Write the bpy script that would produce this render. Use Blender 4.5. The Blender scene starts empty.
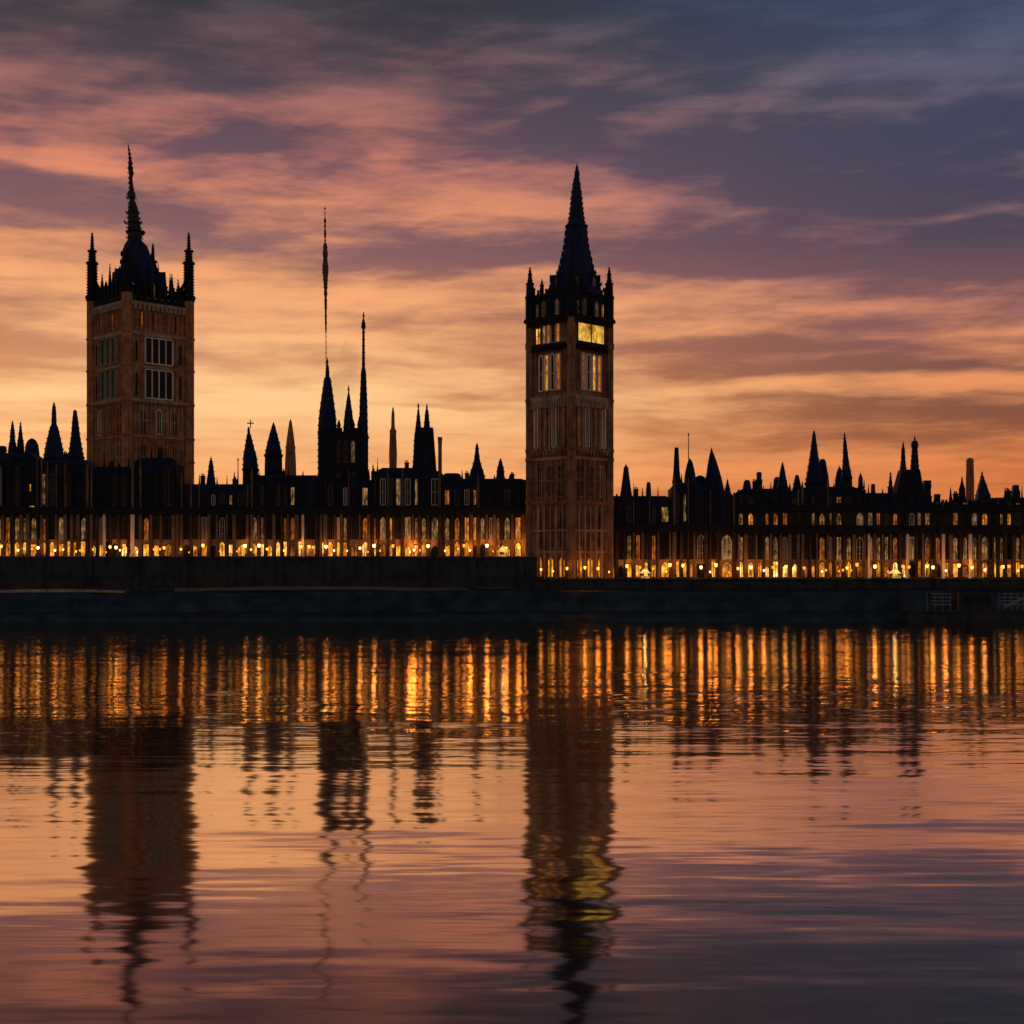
import bpy, math, random
from mathutils import Matrix, Vector
R = math.radians
scene = bpy.context.scene
col = scene.collection

# ------------------------------------------------------------------ camera
F, CZ, HY = 1400.0, 12.0, 565.0            # focal length in pixels, eye height, horizon row of the photograph
cd = bpy.data.cameras.new('camera'); cam = bpy.data.objects.new('camera', cd); col.objects.link(cam)
cam.location = (0, 0, CZ); cam.rotation_euler = (R(90), 0, 0)
cd.sensor_width = 36; cd.lens = 36 * F / 1024; cd.shift_y = (HY - 512) / 1024
cd.clip_start = 0.5; cd.clip_end = 30000
scene.camera = cam
scene.view_settings.view_transform = 'Standard'; scene.view_settings.look = 'None'
scene.view_settings.exposure = 0; scene.view_settings.gamma = 1

def px(x, D): return (x - 512) * D / F
def pz(y, D): return CZ + (HY - y) * D / F

# ------------------------------------------------------------------ node helpers
class NT:
    def __init__(s, tree): s.t = tree; s.n = tree.nodes; s.l = tree.links
    def node(s, typ, **kw):
        n = s.n.new(typ)
        for k, v in kw.items(): setattr(n, k, v)
        return n
    def put(s, sock, v):
        if isinstance(v, bpy.types.NodeSocket): s.l.new(v, sock)
        elif isinstance(v, (tuple, list)) and len(v) == 3 and sock.type == 'RGBA': sock.default_value = (*v, 1)
        else: sock.default_value = v
    def m(s, op, a, b=None, c=None, clamp=False):
        n = s.node('ShaderNodeMath', operation=op, use_clamp=clamp)
        for i, v in enumerate((a, b, c)):
            if v is not None: s.put(n.inputs[i], v)
        return n.outputs[0]
    def vm(s, op, a, b=None, out=0):
        n = s.node('ShaderNodeVectorMath', operation=op)
        s.put(n.inputs[0], a)
        if b is not None: s.put(n.inputs[1], b)
        return n.outputs[out]
    def mix(s, f, a, b, blend='MIX'):
        n = s.node('ShaderNodeMix', data_type='RGBA', blend_type=blend)
        s.put(n.inputs[0], f); s.put(n.inputs[6], a); s.put(n.inputs[7], b)
        return n.outputs[2]
    def comb(s, x, y, z):
        n = s.node('ShaderNodeCombineXYZ')
        for i, v in enumerate((x, y, z)): s.put(n.inputs[i], v)
        return n.outputs[0]
    def sep(s, v):
        n = s.node('ShaderNodeSeparateXYZ'); s.put(n.inputs[0], v); return n.outputs
    def noise(s, vec, scale=1, detail=3, rough=.5, dist=0, out=0):
        n = s.node('ShaderNodeTexNoise'); s.put(n.inputs['Vector'], vec)
        n.inputs['Scale'].default_value = scale; n.inputs['Detail'].default_value = detail
        n.inputs['Roughness'].default_value = rough; n.inputs['Distortion'].default_value = dist
        return n.outputs[out]
    def ramp(s, f, stops, interp='LINEAR'):
        n = s.node('ShaderNodeValToRGB'); e = n.color_ramp.elements; n.color_ramp.interpolation = interp
        while len(e) < len(stops): e.new(0.5)
        for i, (p, c) in enumerate(stops):
            e[i].position = p; e[i].color = (*c, 1) if len(c) == 3 else c
        s.put(n.inputs[0], f); return n.outputs[0]
    def smooth(s, f, a, b):
        n = s.node('ShaderNodeMapRange', interpolation_type='SMOOTHSTEP'); s.put(n.inputs[0], f)
        n.inputs[1].default_value = a; n.inputs[2].default_value = b
        return n.outputs[0]

def lin(r, g, b):
    f = lambda c: (c / 255) / 12.92 if c <= 10 else ((c / 255 + .055) / 1.055) ** 2.4
    return (f(r), f(g), f(b))

# ------------------------------------------------------------------ world: dusk sky with cloud bands
SUN_EL, SUN_AZ = 3.0, -24.0                 # low sun, left of the view axis and behind cloud
world = bpy.data.worlds.new('World'); scene.world = world; world.use_nodes = True
w = NT(world.node_tree); w.n.clear()
tc = w.node('ShaderNodeTexCoord').outputs['Generated']
d = w.vm('NORMALIZE', tc); dx, dy, dz = w.sep(d)
U = w.m('ARCTAN2', dx, dy)                  # azimuth from the view axis
V = w.m('ARCSINE', dz)                      # elevation
warp = w.noise(w.comb(w.m('MULTIPLY', U, 5), w.m('MULTIPLY', V, 16), 3.1), 1, 4, .55, out=1)
wx, wy, wz = w.sep(w.vm('SUBTRACT', warp, (.5, .5, .5)))
Uw = w.m('MULTIPLY_ADD', wx, .14, U); Vw = w.m('MULTIPLY_ADD', wy, .034, V)
lv = w.m('LOGARITHM', w.m('ADD', w.m('MAXIMUM', Vw, 0), .07), 2.718)
n1 = w.noise(w.comb(w.m('MULTIPLY', Uw, 4.2), w.m('MULTIPLY', lv, 6.0), 7.7), 1, 5, .52)
n2 = w.noise(w.comb(w.m('MULTIPLY', Uw, 6.0), w.m('MULTIPLY', lv, 19), 1.3), 1, 4, .52)
n3 = w.noise(w.comb(w.m('MULTIPLY', U, 17.0), w.m('MULTIPLY', V, 95), 5.3), 1, 4, .6)
# broad cloud masses seen in the photograph: (column, row, half width, half height, lit + / shaded -)
FEAT = [(30,180,120,17,.38),(250,195,120,16,.12),(490,205,75,11,.42),(690,96,40,7,.30),(300,100,90,13,.22),(60,95,90,16,.16),
        (640,335,130,14,.30),(940,392,170,8,.45),(720,388,120,7,.25),(250,300,170,22,.20),(960,350,130,7,.20),(330,345,260,12,.22),
        (60,270,90,26,.20),(720,290,90,12,.18),(900,312,150,10,.24),(180,405,210,16,.25),(680,450,120,12,.16),(770,235,60,10,.14),
        (770,268,120,16,-.48),(980,215,190,60,-.34),(440,256,80,15,-.34),(30,208,75,12,-.40),(830,150,240,50,-.22),
        (820,353,230,6,-.50),(900,376,220,6,-.40),(960,418,210,17,-.55),(440,409,110,4,-.42),(40,352,110,6,-.28),
        (330,322,60,7,-.20),(560,130,110,24,-.22),(180,140,170,18,-.16),(60,375,120,4,-.25),(1000,280,150,14,-.22),(330,160,140,14,-.14),
        (760,445,200,7,-.26),(250,455,180,5,-.14)]
acc = 0.0
uvw = w.comb(Uw, Vw, 0)
for (cx, cy, rx, ry, am) in FEAT:
    q = w.vm('MULTIPLY', w.vm('SUBTRACT', uvw, (math.atan((cx-512)/F), math.atan((HY-cy)/F), 0)), (F/rx, F/ry, 0))
    g = w.m('POWER', 2.718, w.m('MULTIPLY', w.vm('DOT_PRODUCT', q, q, 1), -1))
    acc = w.m('MULTIPLY_ADD', g, am, acc)
cov = w.m('MULTIPLY_ADD', w.m('SUBTRACT', n1, .5), 1.5, w.m('MULTIPLY_ADD', w.smooth(V, .20, .03), .24, .50))
cov = w.m('MULTIPLY_ADD', w.m('SUBTRACT', n2, .5), .85, cov)
cov = w.m('MULTIPLY_ADD', w.m('SUBTRACT', n3, .5), .85, cov)
n4 = w.noise(w.comb(w.m('MULTIPLY_ADD', U, 9.0, w.m('MULTIPLY', V, -6)), w.m('MULTIPLY_ADD', V, 30.0, w.m('MULTIPLY', U, -3.0)), 9.3), 1, 5, .52, .5)
cov = w.m('MULTIPLY_ADD', w.m('SUBTRACT', n4, .5), w.m('MULTIPLY_ADD', w.smooth(V, .08, .24), 1.15, .12), cov)
cov = w.m('ADD', cov, acc)
lit = w.smooth(cov, .12, 1.0)
def vp(y): return min(1, max(0, (HY - y) / F / .45))
Vn = w.m('DIVIDE', V, .45, clamp=True)
def skyramp(st): return w.ramp(Vn, [(vp(y), lin(*c)) for y, c in st])
L_lit = skyramp([(560,(246,156,88)),(470,(252,180,122)),(405,(255,204,146)),(330,(250,178,126)),(255,(240,160,116)),(180,(218,136,114)),(105,(146,102,100)),(40,(82,74,84)),(0,(62,63,76)),(-60,(50,52,66))])
L_drk = skyramp([(560,(204,118,66)),(470,(212,132,88)),(405,(204,128,88)),(330,(172,112,92)),(255,(128,90,96)),(180,(104,78,92)),(105,(74,64,78)),(40,(50,49,60)),(0,(42,44,54)),(-60,(40,42,52))])
R_lit = skyramp([(560,(196,112,70)),(470,(228,136,88)),(405,(238,154,106)),(330,(228,148,114)),(255,(162,114,118)),(180,(116,98,112)),(105,(92,92,112)),(40,(72,88,114)),(0,(60,84,108)),(-60,(46,62,84))])
R_drk = skyramp([(560,(160,88,58)),(470,(160,94,66)),(405,(124,82,72)),(330,(132,90,90)),(255,(78,67,86)),(180,(66,67,88)),(105,(62,69,90)),(40,(54,68,92)),(0,(50,70,94)),(-60,(38,48,66))])
left = w.mix(lit, L_drk, L_lit); right = w.mix(lit, R_drk, R_lit)
side = w.smooth(w.m('MULTIPLY_ADD', wx, .1, U), -.12, .36)
front = w.mix(side, left, right)
# glow where the hidden sun lies
q = w.vm('MULTIPLY', w.vm('SUBTRACT', w.comb(U, V, 0), (math.atan(-380/F), math.atan(165/F), 0)), (F/280, F/110, 0))
glow = w.m('POWER', 2.718, w.m('MULTIPLY', w.vm('DOT_PRODUCT', q, q, 1), -1))
front = w.mix(w.m('MULTIPLY', glow, .16), front, (1.0, .70, .42))
hs = w.node('ShaderNodeHueSaturation'); hs.inputs['Saturation'].default_value = 1.04; hs.inputs['Value'].default_value = 1.06; w.put(hs.inputs['Color'], front); front = hs.outputs[0]
back = w.mix(w.smooth(V, 0, .9), (.34, .21, .15), (.06, .068, .10))
away = w.smooth(w.m('ABSOLUTE', U), .45, 1.7)
cloudcol = w.mix(away, front, back)
high = w.smooth(V, .42, 1.1)
cloudcol = w.mix(high, cloudcol, (.03, .036, .055))
sky = w.node('ShaderNodeTexSky', sky_type='NISHITA', sun_disc=False)
sky.sun_elevation = R(SUN_EL); sky.sun_rotation = R(SUN_AZ); sky.air_density = 1.5; sky.dust_density = 2
b1 = w.node('ShaderNodeBackground'); w.put(b1.inputs[0], cloudcol); b1.inputs[1].default_value = 1.0
b2 = w.node('ShaderNodeBackground'); w.put(b2.inputs[0], sky.outputs[0]); b2.inputs[1].default_value = .05
ms = w.node('ShaderNodeMixShader'); ms.inputs[0].default_value = .08
w.l.new(b1.outputs[0], ms.inputs[1]); w.l.new(b2.outputs[0], ms.inputs[2])
wo = w.node('ShaderNodeOutputWorld'); w.l.new(ms.outputs[0], wo.inputs[0])

# sun: nearly set, veiled by cloud
sd = bpy.data.lights.new('sun', 'SUN'); sd.energy = .25; sd.angle = R(10); sd.color = (1, .62, .36)
so = bpy.data.objects.new('sun', sd); col.objects.link(so)
so.rotation_euler = (R(90 - SUN_EL), 0, R(180 - SUN_AZ)); so.location = (-300, 200, 300)
so.visible_glossy = False if False else True

# ------------------------------------------------------------------ materials
def new_mat(name):
    m = bpy.data.materials.new(name); m.use_nodes = True
    t = NT(m.node_tree); t.n.clear()
    o = t.node('ShaderNodeOutputMaterial'); return m, t, o
def stone(name, a, b, scale=.35, rough=.85, streak=.5, bump=.25, courses=True):
    m, t, o = new_mat(name)
    p = t.node('ShaderNodeTexCoord').outputs['Object']
    n = t.noise(p, scale, 6, .6)
    s = t.noise(t.vm('MULTIPLY', p, (1.8, 1.8, .08)), 1, 4, .6)
    f = t.smooth(t.m('MULTIPLY_ADD', s, streak, t.m('MULTIPLY', n, 1 - streak)), .36, .66)
    c = t.mix(f, a, b)
    if courses:
        z = t.sep(p)[2]
        j = t.m('LESS_THAN', t.m('FRACT', t.m('MULTIPLY', z, 1.6)), .09)
        c = t.mix(t.m('MULTIPLY', j, .35), c, tuple(x * .4 for x in a))
    bs = t.node('ShaderNodeBsdfPrincipled'); t.put(bs.inputs['Base Color'], c); bs.inputs['Roughness'].default_value = rough; bs.inputs['Specular IOR Level'].default_value = .25
    bp = t.node('ShaderNodeBump'); bp.inputs['Strength'].default_value = bump; bp.inputs['Distance'].default_value = .2
    t.put(bp.inputs['Height'], t.noise(p, 2.5, 5, .6)); t.l.new(bp.outputs[0], bs.inputs['Normal'])
    t.l.new(bs.outputs[0], o.inputs[0]); return m
def plain(name, c, rough=.6, metal=0.0, var=.4, scale=1.2, spec=.5):
    m, t, o = new_mat(name)
    p = t.node('ShaderNodeTexCoord').outputs['Object']
    n = t.noise(p, scale, 4, .6)
    bs = t.node('ShaderNodeBsdfPrincipled')
    t.put(bs.inputs['Base Color'], t.mix(n, tuple(x * (1 - var) for x in c), tuple(min(1, x * (1 + var)) for x in c)))
    bs.inputs['Roughness'].default_value = rough; bs.inputs['Metallic'].default_value = metal; bs.inputs['Specular IOR Level'].default_value = spec
    t.l.new(bs.outputs[0], o.inputs[0]); return m
def litglass(name, c1, c2, s):
    m, t, o = new_mat(name)
    p = t.node('ShaderNodeTexCoord').outputs['Object']
    n = t.noise(t.vm('MULTIPLY', p, (1.1, 1.1, .5)), 1, 3, .6)
    e = t.node('ShaderNodeEmission'); t.put(e.inputs[0], t.mix(t.smooth(n, .32, .68), c1, c2))
    t.put(e.inputs[1], t.m('MULTIPLY', t.smooth(n, .15, .75), s))
    g = t.node('ShaderNodeBsdfGlossy'); g.inputs['Roughness'].default_value = .1; t.put(g.inputs[0], (.06, .06, .06))
    a = t.node('ShaderNodeAddShader'); t.l.new(e.outputs[0], a.inputs[0]); t.l.new(g.outputs[0], a.inputs[1])
    t.l.new(a.outputs[0], o.inputs[0]); return m
def emis(name, c, s):
    m, t, o = new_mat(name); e = t.node('ShaderNodeEmission'); t.put(e.inputs[0], c); e.inputs[1].default_value = s
    t.l.new(e.outputs[0], o.inputs[0]); return m

M = {}
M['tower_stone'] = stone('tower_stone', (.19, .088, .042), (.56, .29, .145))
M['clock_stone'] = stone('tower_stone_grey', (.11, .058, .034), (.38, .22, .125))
M['trim'] = stone('pale_trim_stone', (.22, .16, .11), (.50, .40, .30), courses=False)
M['pale'] = stone('pale_mullion_stone', (.62, .56, .48), (.86, .82, .74), courses=False)
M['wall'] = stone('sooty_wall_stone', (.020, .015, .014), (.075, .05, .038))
M['base'] = stone('rusticated_glow_stone', (.22, .16, .11), (.46, .36, .26), streak=.3)  # pale stone added at street level so the lamp glow forms a brighter strip
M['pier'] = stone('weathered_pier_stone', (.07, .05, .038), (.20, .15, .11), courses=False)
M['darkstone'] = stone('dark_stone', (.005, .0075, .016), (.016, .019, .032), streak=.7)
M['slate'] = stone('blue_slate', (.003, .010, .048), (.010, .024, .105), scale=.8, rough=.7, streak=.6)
M['iron'] = plain('black_iron', (.008, .008, .010), .6)
M['brown'] = stone('haze_tinted_stone', (.26, .12, .06), (.42, .22, .12))  # distant haze put into the stone colour of the faded far towers
M['glass'] = plain('dark_glass', (.004, .009, .011), .2, spec=.12)
M['glass_teal'] = plain('teal_glass', (.012, .06, .065), .2, spec=.15)
M['glow0'] = litglass('ember_window_glass', (.42, .07, .006), (1, .26, .015), .5)
M['glow1'] = litglass('amber_window_glass', (.8, .17, .010), (1, .36, .03), .95)
M['glow2'] = litglass('yellow_window_glass', (1, .27, .015), (1, .48, .05), 1.5)
M['glow3'] = litglass('bright_window_glass', (1, .36, .03), (1, .66, .20), 2.2)
M['glow_pale'] = litglass('dim_pale_window_glass', (.05, .03, .018), (.34, .20, .09), .5)
M['glow_dim'] = litglass('dim_amber_hall_glass', (.03, .014, .006), (.62, .30, .07), .7)
M['glow_win'] = litglass('yellow_lantern_room_glass', (1, .46, .035), (1, .62, .11), 1.0)
M['lantern'] = emis('lantern_glass', (1, .55, .13), 9)
M['lantern_deep'] = emis('orange_lantern_glass', (1, .30, .025), 2.0)
M['lantern_amber'] = emis('amber_lantern_glass', (1, .40, .05), 4)
M['lantern_bright'] = emis('bright_lantern_glass', (1, .58, .16), 8)
M['mud'] = stone('foreshore_mud', (.008, .024, .034), (.034, .066, .084), scale=.25, rough=.42, streak=.2, courses=False)
M['wet'] = plain('wet_ledge_stone', (.05, .065, .07), .22)
M['quay'] = stone('quay_stone', (.018, .028, .036), (.052, .062, .068), scale=.3, streak=.35)
M['paving'] = stone('paving_stone', (.06, .055, .05), (.12, .11, .10), courses=False)
M['white'] = plain('white_paint', (.22, .24, .24), .5, var=.15)
def canvas():
    m, t, o = new_mat('tent_canvas'); a = t.node('ShaderNodeBsdfDiffuse'); b = t.node('ShaderNodeBsdfTranslucent'); x = t.node('ShaderNodeMixShader')
    t.put(a.inputs[0], (.7, .62, .5)); t.put(b.inputs[0], (.8, .7, .5)); x.inputs[0].default_value = .6
    t.l.new(a.outputs[0], x.inputs[1]); t.l.new(b.outputs[0], x.inputs[2]); t.l.new(x.outputs[0], o.inputs[0]); return m
M['canvas'] = canvas()

# ------------------------------------------------------------------ mesh builder
class MB:
    def __init__(s, T=None): s.v = []; s.f = []; s.T = T or Matrix()
    def add(s, vs, fs):
        o = len(s.v); s.v += [tuple(s.T @ Vector(p)) for p in vs]; s.f += [tuple(i + o for i in f) for f in fs]
    def box(s, x0, x1, y0, y1, z0, z1):
        s.add([(x0,y0,z0),(x1,y0,z0),(x1,y1,z0),(x0,y1,z0),(x0,y0,z1),(x1,y0,z1),(x1,y1,z1),(x0,y1,z1)],
              [(0,3,2,1),(4,5,6,7),(0,1,5,4),(1,2,6,5),(2,3,7,6),(3,0,4,7)])
    def loft(s, rings, n=8, rot=None):
        """rings: (cx, cy, z, r) from bottom to top"""
        rot = math.pi / n if rot is None else rot
        vs = []; fs = []
        for (cx, cy, z, r) in rings:
            for k in range(n):
                a = rot + 2 * math.pi * k / n
                vs.append((cx + r * math.cos(a), cy + r * math.sin(a), z))
        for i in range(len(rings) - 1):
            for k in range(n):
                k2 = (k + 1) % n
                fs.append((i*n+k, i*n+k2, (i+1)*n+k2, (i+1)*n+k))
        fs.append(tuple(range(n - 1, -1, -1))); fs.append(tuple(range((len(rings)-1)*n, len(rings)*n)))
        s.add(vs, fs)
    def bar(s, p, q, wd, dp):
        """square bar from p to q in the xz plane (y = outwards thickness)"""
        p = Vector(p); q = Vector(q); t = (q - p).normalized()
        side = Vector((t.z, 0, -t.x))
        if side.length < 1e-6: side = Vector((1, 0, 0))
        side = side.normalized() * wd / 2; up = t.cross(side).normalized() * dp / 2
        vs = [p-side-up, p+side-up, p+side+up, p-side+up, q-side-up, q+side-up, q+side+up, q-side+up]
        s.add([tuple(v) for v in vs], [(0,3,2,1),(4,5,6,7),(0,1,5,4),(1,2,6,5),(2,3,7,6),(3,0,4,7)])
    def poly(s, pts, y0, y1):
        n = len(pts)
        vs = [(x, y0, z) for x, z in pts] + [(x, y1, z) for x, z in pts]
        fs = [tuple(range(n)), tuple(range(2*n-1, n-1, -1))] + [(i, (i+1) % n + 0, (i+1) % n + n, i + n)[::-1] for i in range(n)]
        s.add(vs, fs)
    def build(s, name, mat, parent=None, loc=None):
        me = bpy.data.meshes.new(name); me.from_pydata(s.v, [], s.f); me.update()
        me.materials.append(M[mat] if isinstance(mat, str) else mat)
        o = bpy.data.objects.new(name, me); col.objects.link(o)
        if parent: o.parent = parent
        if loc: o.location = loc
        return o
def tag(o, label=None, cat=None, group=None, kind=None):
    if label: o['label'] = label
    if cat: o['category'] = cat
    if group: o['group'] = group
    if kind: o['kind'] = kind
    return o
def empty(name, loc, rz=0):
    o = bpy.data.objects.new(name, None); col.objects.link(o); o.location = loc; o.rotation_euler = (0, 0, rz)
    o.empty_display_size = 1; return o

def arch_pts(x0, x1, z0, z1, rise):
    """outline of a pointed-arch opening"""
    c = (x0 + x1) / 2; pts = [(x0, z0), (x1, z0), (x1, z1 - rise)]
    for k in (.45, .8): pts.append((x1 + (c - x1) * k, z1 - rise + rise * (1 - (1 - k) ** 1.6)))
    pts.append((c, z1))
    for k in (.8, .45): pts.append((x0 + (c - x0) * k, z1 - rise + rise * (1 - (1 - k) ** 1.6)))
    pts.append((x0, z1 - rise)); return pts
def window(parent, T, x0, x1, z0, z1, y, glass, frame='trim', lights=2, fw=.16, arch=True, transom=0, label=None, proud=.22, mull=None):
    """window part with its pane as sub-part; the wall face is at local y, outwards is -y"""
    rise = min((x1 - x0) * .6, (z1 - z0) * .35) if arch else 0
    pts = arch_pts(x0, x1, z0, z1, rise) if arch else [(x0, z0), (x1, z0), (x1, z1), (x0, z1)]
    b = MB(T)
    n = len(pts)
    for i in range(n):
        a, c = pts[i], pts[(i + 1) % n]
        b.bar((a[0], y - proud / 2, a[1]), (c[0], y - proud / 2, c[1]), fw, proud)
    mw = mull or fw * .7
    for k in range(1, lights):
        x = x0 + (x1 - x0) * k / lights
        top = z1 - rise * abs(2 * k / lights - 1) - (.02 if arch else 0)
        b.bar((x, y - proud * .45, z0), (x, y - proud * .45, top), mw, proud * .8)
    for k in range(transom):
        z = z0 + (z1 - rise - z0) * (k + 1) / (transom + 1)
        b.bar((x0, y - proud * .42, z), (x1, y - proud * .42, z), mw * .7, proud * .6)
    f = b.build('window', frame, parent)
    if label: f['label'] = label
    g = MB(T); g.poly(pts, y - .04, y + .02); g.build('pane', glass, f)
    return f

# ------------------------------------------------------------------ setting: river, ground, bank
def water_mat():
    m, t, o = new_mat('river_water')
    p = t.node('ShaderNodeTexCoord').outputs['Object']
    half = (.5, .5, .5)
    def lay(sx, sy, ax, ay, det=2, off=0.0):
        n = t.noise(t.vm('ADD', t.vm('MULTIPLY', p, (sx, sy, 1)), (off, off * 1.7, off * .3)), 1, det, .55, out=1)
        return t.vm('MULTIPLY', t.vm('SUBTRACT', n, half), (ax, ay, 0))
    ruff = t.smooth(t.noise(t.vm('MULTIPLY', p, (.008, .03, 1)), 1, 3, .5), .25, .75)
    s = lay(.045, .30, .045, .070, 3)
    s = t.vm('ADD', s, lay(.13, 1.0, .060, .075, 2, 11.3))
    fine = lay(.4, 2.4, .025, .215, 2, 5.1)
    chop = t.m('MULTIPLY_ADD', t.smooth(t.sep(p)[1], 55, 190),   .84, .16)
    s = t.vm('ADD', s, t.vm('MULTIPLY', fine, t.comb(chop, chop, 0)))
    k = t.m('MULTIPLY_ADD', ruff, .9, .45)
    s = t.vm('MULTIPLY', s, t.comb(k, k, 0))
    nrm = t.vm('NORMALIZE', t.vm('ADD', s, (0, 0, 1)))
    g = t.node('ShaderNodeBsdfGlossy'); g.inputs['Roughness'].default_value = .075; t.put(g.inputs[0], (1, .90, .76)); t.l.new(nrm, g.inputs['Normal'])
    df = t.node('ShaderNodeBsdfDiffuse'); t.put(df.inputs[0], (.010, .009, .010))
    lw = t.node('ShaderNodeLayerWeight'); lw.inputs[0].default_value = .5; t.l.new(nrm, lw.inputs['Normal'])
    cosv = t.m('SUBTRACT', 1, lw.outputs['Facing'])
    k = t.ramp(cosv, [(0, (.90,)*3), (.15, (.90,)*3), (.20, (.82,)*3), (.25, (.54,)*3), (.29, (.34,)*3), (.34, (.20,)*3), (1, (.04,)*3)])
    mx = t.node('ShaderNodeMixShader'); t.l.new(k, mx.inputs[0]); t.l.new(df.outputs[0], mx.inputs[1]); t.l.new(g.outputs[0], mx.inputs[2])
    t.l.new(mx.outputs[0], o.inputs[0]); return m
M['water'] = water_mat()
b = MB(); b.add([(-4000,-400,0),(4000,-400,0),(4000,304.5,0),(-4000,304.5,0)], [(0,1,2,3)])
tag(b.build('river_water', 'water'), kind='structure')
b = MB(); b.add([(-9000,323,7.9),(9000,323,7.9),(9000,14000,7.9),(-9000,14000,7.9)], [(0,1,2,3)])
tag(b.build('ground', 'paving'), kind='structure')

# foreshore: mud shelf with a wet ledge, uneven along its length
rng = random.Random(4)
prof = [(302.5,-1.5),(303,.5),(305.5,1.3),(309,1.7),(310,3.6),(311.5,4.7),(313.2,5.9),(316,6.15),(319.4,6.2),(320.4,6.3)]
def wob(x, k): return .25*math.sin(x*.021+k) + .15*math.sin(x*.057+k*2.1) + .10*math.sin(x*.19+k*3)
b = MB(); xs = [-420 + i * 3.0 for i in range(281)]; vs = []; fs = []; n = len(prof)
for x in xs:
    for j, (D, z) in enumerate(prof):
        vs.append((x, D + (wob(x, j) * .8 if 0 < j < n - 1 else 0), z + (wob(x, j * .15) * (.25 if j < 4 else .8) if j > 1 else 0)))
for i in range(len(xs) - 1):
    for j in range(n - 1):
        fs.append((i*n+j, (i+1)*n+j, (i+1)*n+j+1, i*n+j+1))
b.add(vs, fs); tag(b.build('foreshore', 'mud'), kind='structure')
ZL, ZR = pz(558.5, 345), pz(579, 338)      # promenade heights
XT = px(536, 335)
b = MB(); b.box(-430, XT, 322.8, 430, 7.95, ZL); tag(b.build('promenade', 'paving'), kind='structure')
b = MB(); b.box(XT + .05, 430, 321.8, 430, 7.96, ZR); tag(b.build('promenade', 'paving'), kind='structure')

def river_wall(x0, x1, D, zt, label, gap):
    r = empty('river_wall', ((x0+x1)/2, D, 4.5)); r_ = r; L = (x1-x0)/2
    tag(r, label, 'river wall', 'river walls below the promenade')
    b = MB(); b.add([(-L,-.9,0),(L,-.9,0),(L,1.3,0),(-L,1.3,0),(-L,0,zt-4.6),(L,0,zt-4.6),(L,1.3,zt-4.6),(-L,1.3,zt-4.6)],
                    [(0,3,2,1),(4,5,6,7),(0,1,5,4),(1,2,6,5),(2,3,7,6),(3,0,4,7)])
    b.build('wall', 'quay', r)
    b = MB(); b.box(-L, L, -.35, 1.25, zt-4.6, zt-4.2); b.build('coping', 'quay', r)
    b = MB(); zz = (zt-4.6)*.5; b.box(-L, L, -.62, 0, zz, zz+.35); b.build('string_course', 'quay', r)
    k = 0; x = -L + 4
    while x < L - 2 and k < 90:
        p = MB(); p.box(x-.7, x+.7, -.95, -.2, .1, zt-4.65); p.build('pier', 'quay', r); x += gap; k += 1
    return r
river_wall(-420, XT - .1, 321.3, ZL, 'long tall stone river wall left of the lit tower, under the high promenade', 11)
river_wall(XT - .7, 420, 320.2, ZR, 'lower stone river wall right of the lit tower, behind the landing stage', 11)

def kerb(xa, xb, D, z, h, mat, label):  # strip whose tone stands in for the sheen along the wet ledge
    r = empty('ledge_sheen_kerb', (px((xa+xb)/2, D), D, z)); tag(r, label, 'kerb'); L = (px(xb, D)-px(xa, D))/2; n = 24; rr = random.Random(xb)
    b = MB(); vs = []; fs = []
    for i in range(n+1):
        t = i/n; x = -L+2*L*t; hh = h*min(1, (1-t)*3+.12); zz = .22*math.sin(t*5+xa)+.04*rr.uniform(-1, 1)
        vs += [(x,-.5,zz-.5),(x,-.5,zz+hh),(x,.9,zz+hh),(x,.9,zz-.5)]
    for i in range(n):
        for j in range(4): fs.append((i*4+j, i*4+(j+1)%4, i*4+4+(j+1)%4, i*4+4+j))
    b.add(vs, fs); b.build('sheen_strip', mat, r)
    p = MB(); p.loft([(-L*.96,.2,-.5,.22),(-L*.96,.2,h+.75,.2),(-L*.96,.2,h+.8,.28),(-L*.96,.2,h+1,.12)], 8); p.build('bollard', 'iron', r)
kerb(-90, 125, 313.6, 6.2, .18, 'trim', 'pale kerb strip standing in for wet ledge sheen on the foreshore at the left edge')
kerb(175, 470, 316, 6.7, .3, 'wet', 'long dull grey kerb strip standing in for ledge sheen on the foreshore below the central cluster')

# ------------------------------------------------------------------ great towers
def cornice(root, a, z0, z1, out, mat='trim', dent=0):
    b = MB()
    b.loft([(0,0,z0,(a+out*.4)*1.4142),(0,0,z0+(z1-z0)*.4,(a+out)*1.4142),(0,0,z1,(a+out)*1.4142)], 4, R(45))
    if dent:
        for k in range(4):
            b.T = Matrix.Rotation(R(90*k), 4, 'Z')
            n = dent
            for i in range(n):
                x = -a + 2*a*(i+.5)/n; wd = 2*a/n*.28
                b.box(x-wd, x+wd, -a-out*1.25, -a-out*.5, z0-(z1-z0)*.9, z0+(z1-z0)*.35)
    return b.build('cornice', mat, root)
def panelling(root, k, x0, x1, z0, z1, a, n, mat, wd=.3, dp=.3, rails=()):
    b = MB(Matrix.Rotation(R(90*k), 4, 'Z'))
    for i in range(n + 1):
        x = x0 + (x1-x0)*i/n
        b.box(x-wd/2, x+wd/2, -a-dp, -a+.02, z0, z1)
    for z in rails: b.box(x0, x1, -a-dp*.8, -a+.01, z-wd*.5, z+wd*.5)
    return b.build('panelling', mat, root)
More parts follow.
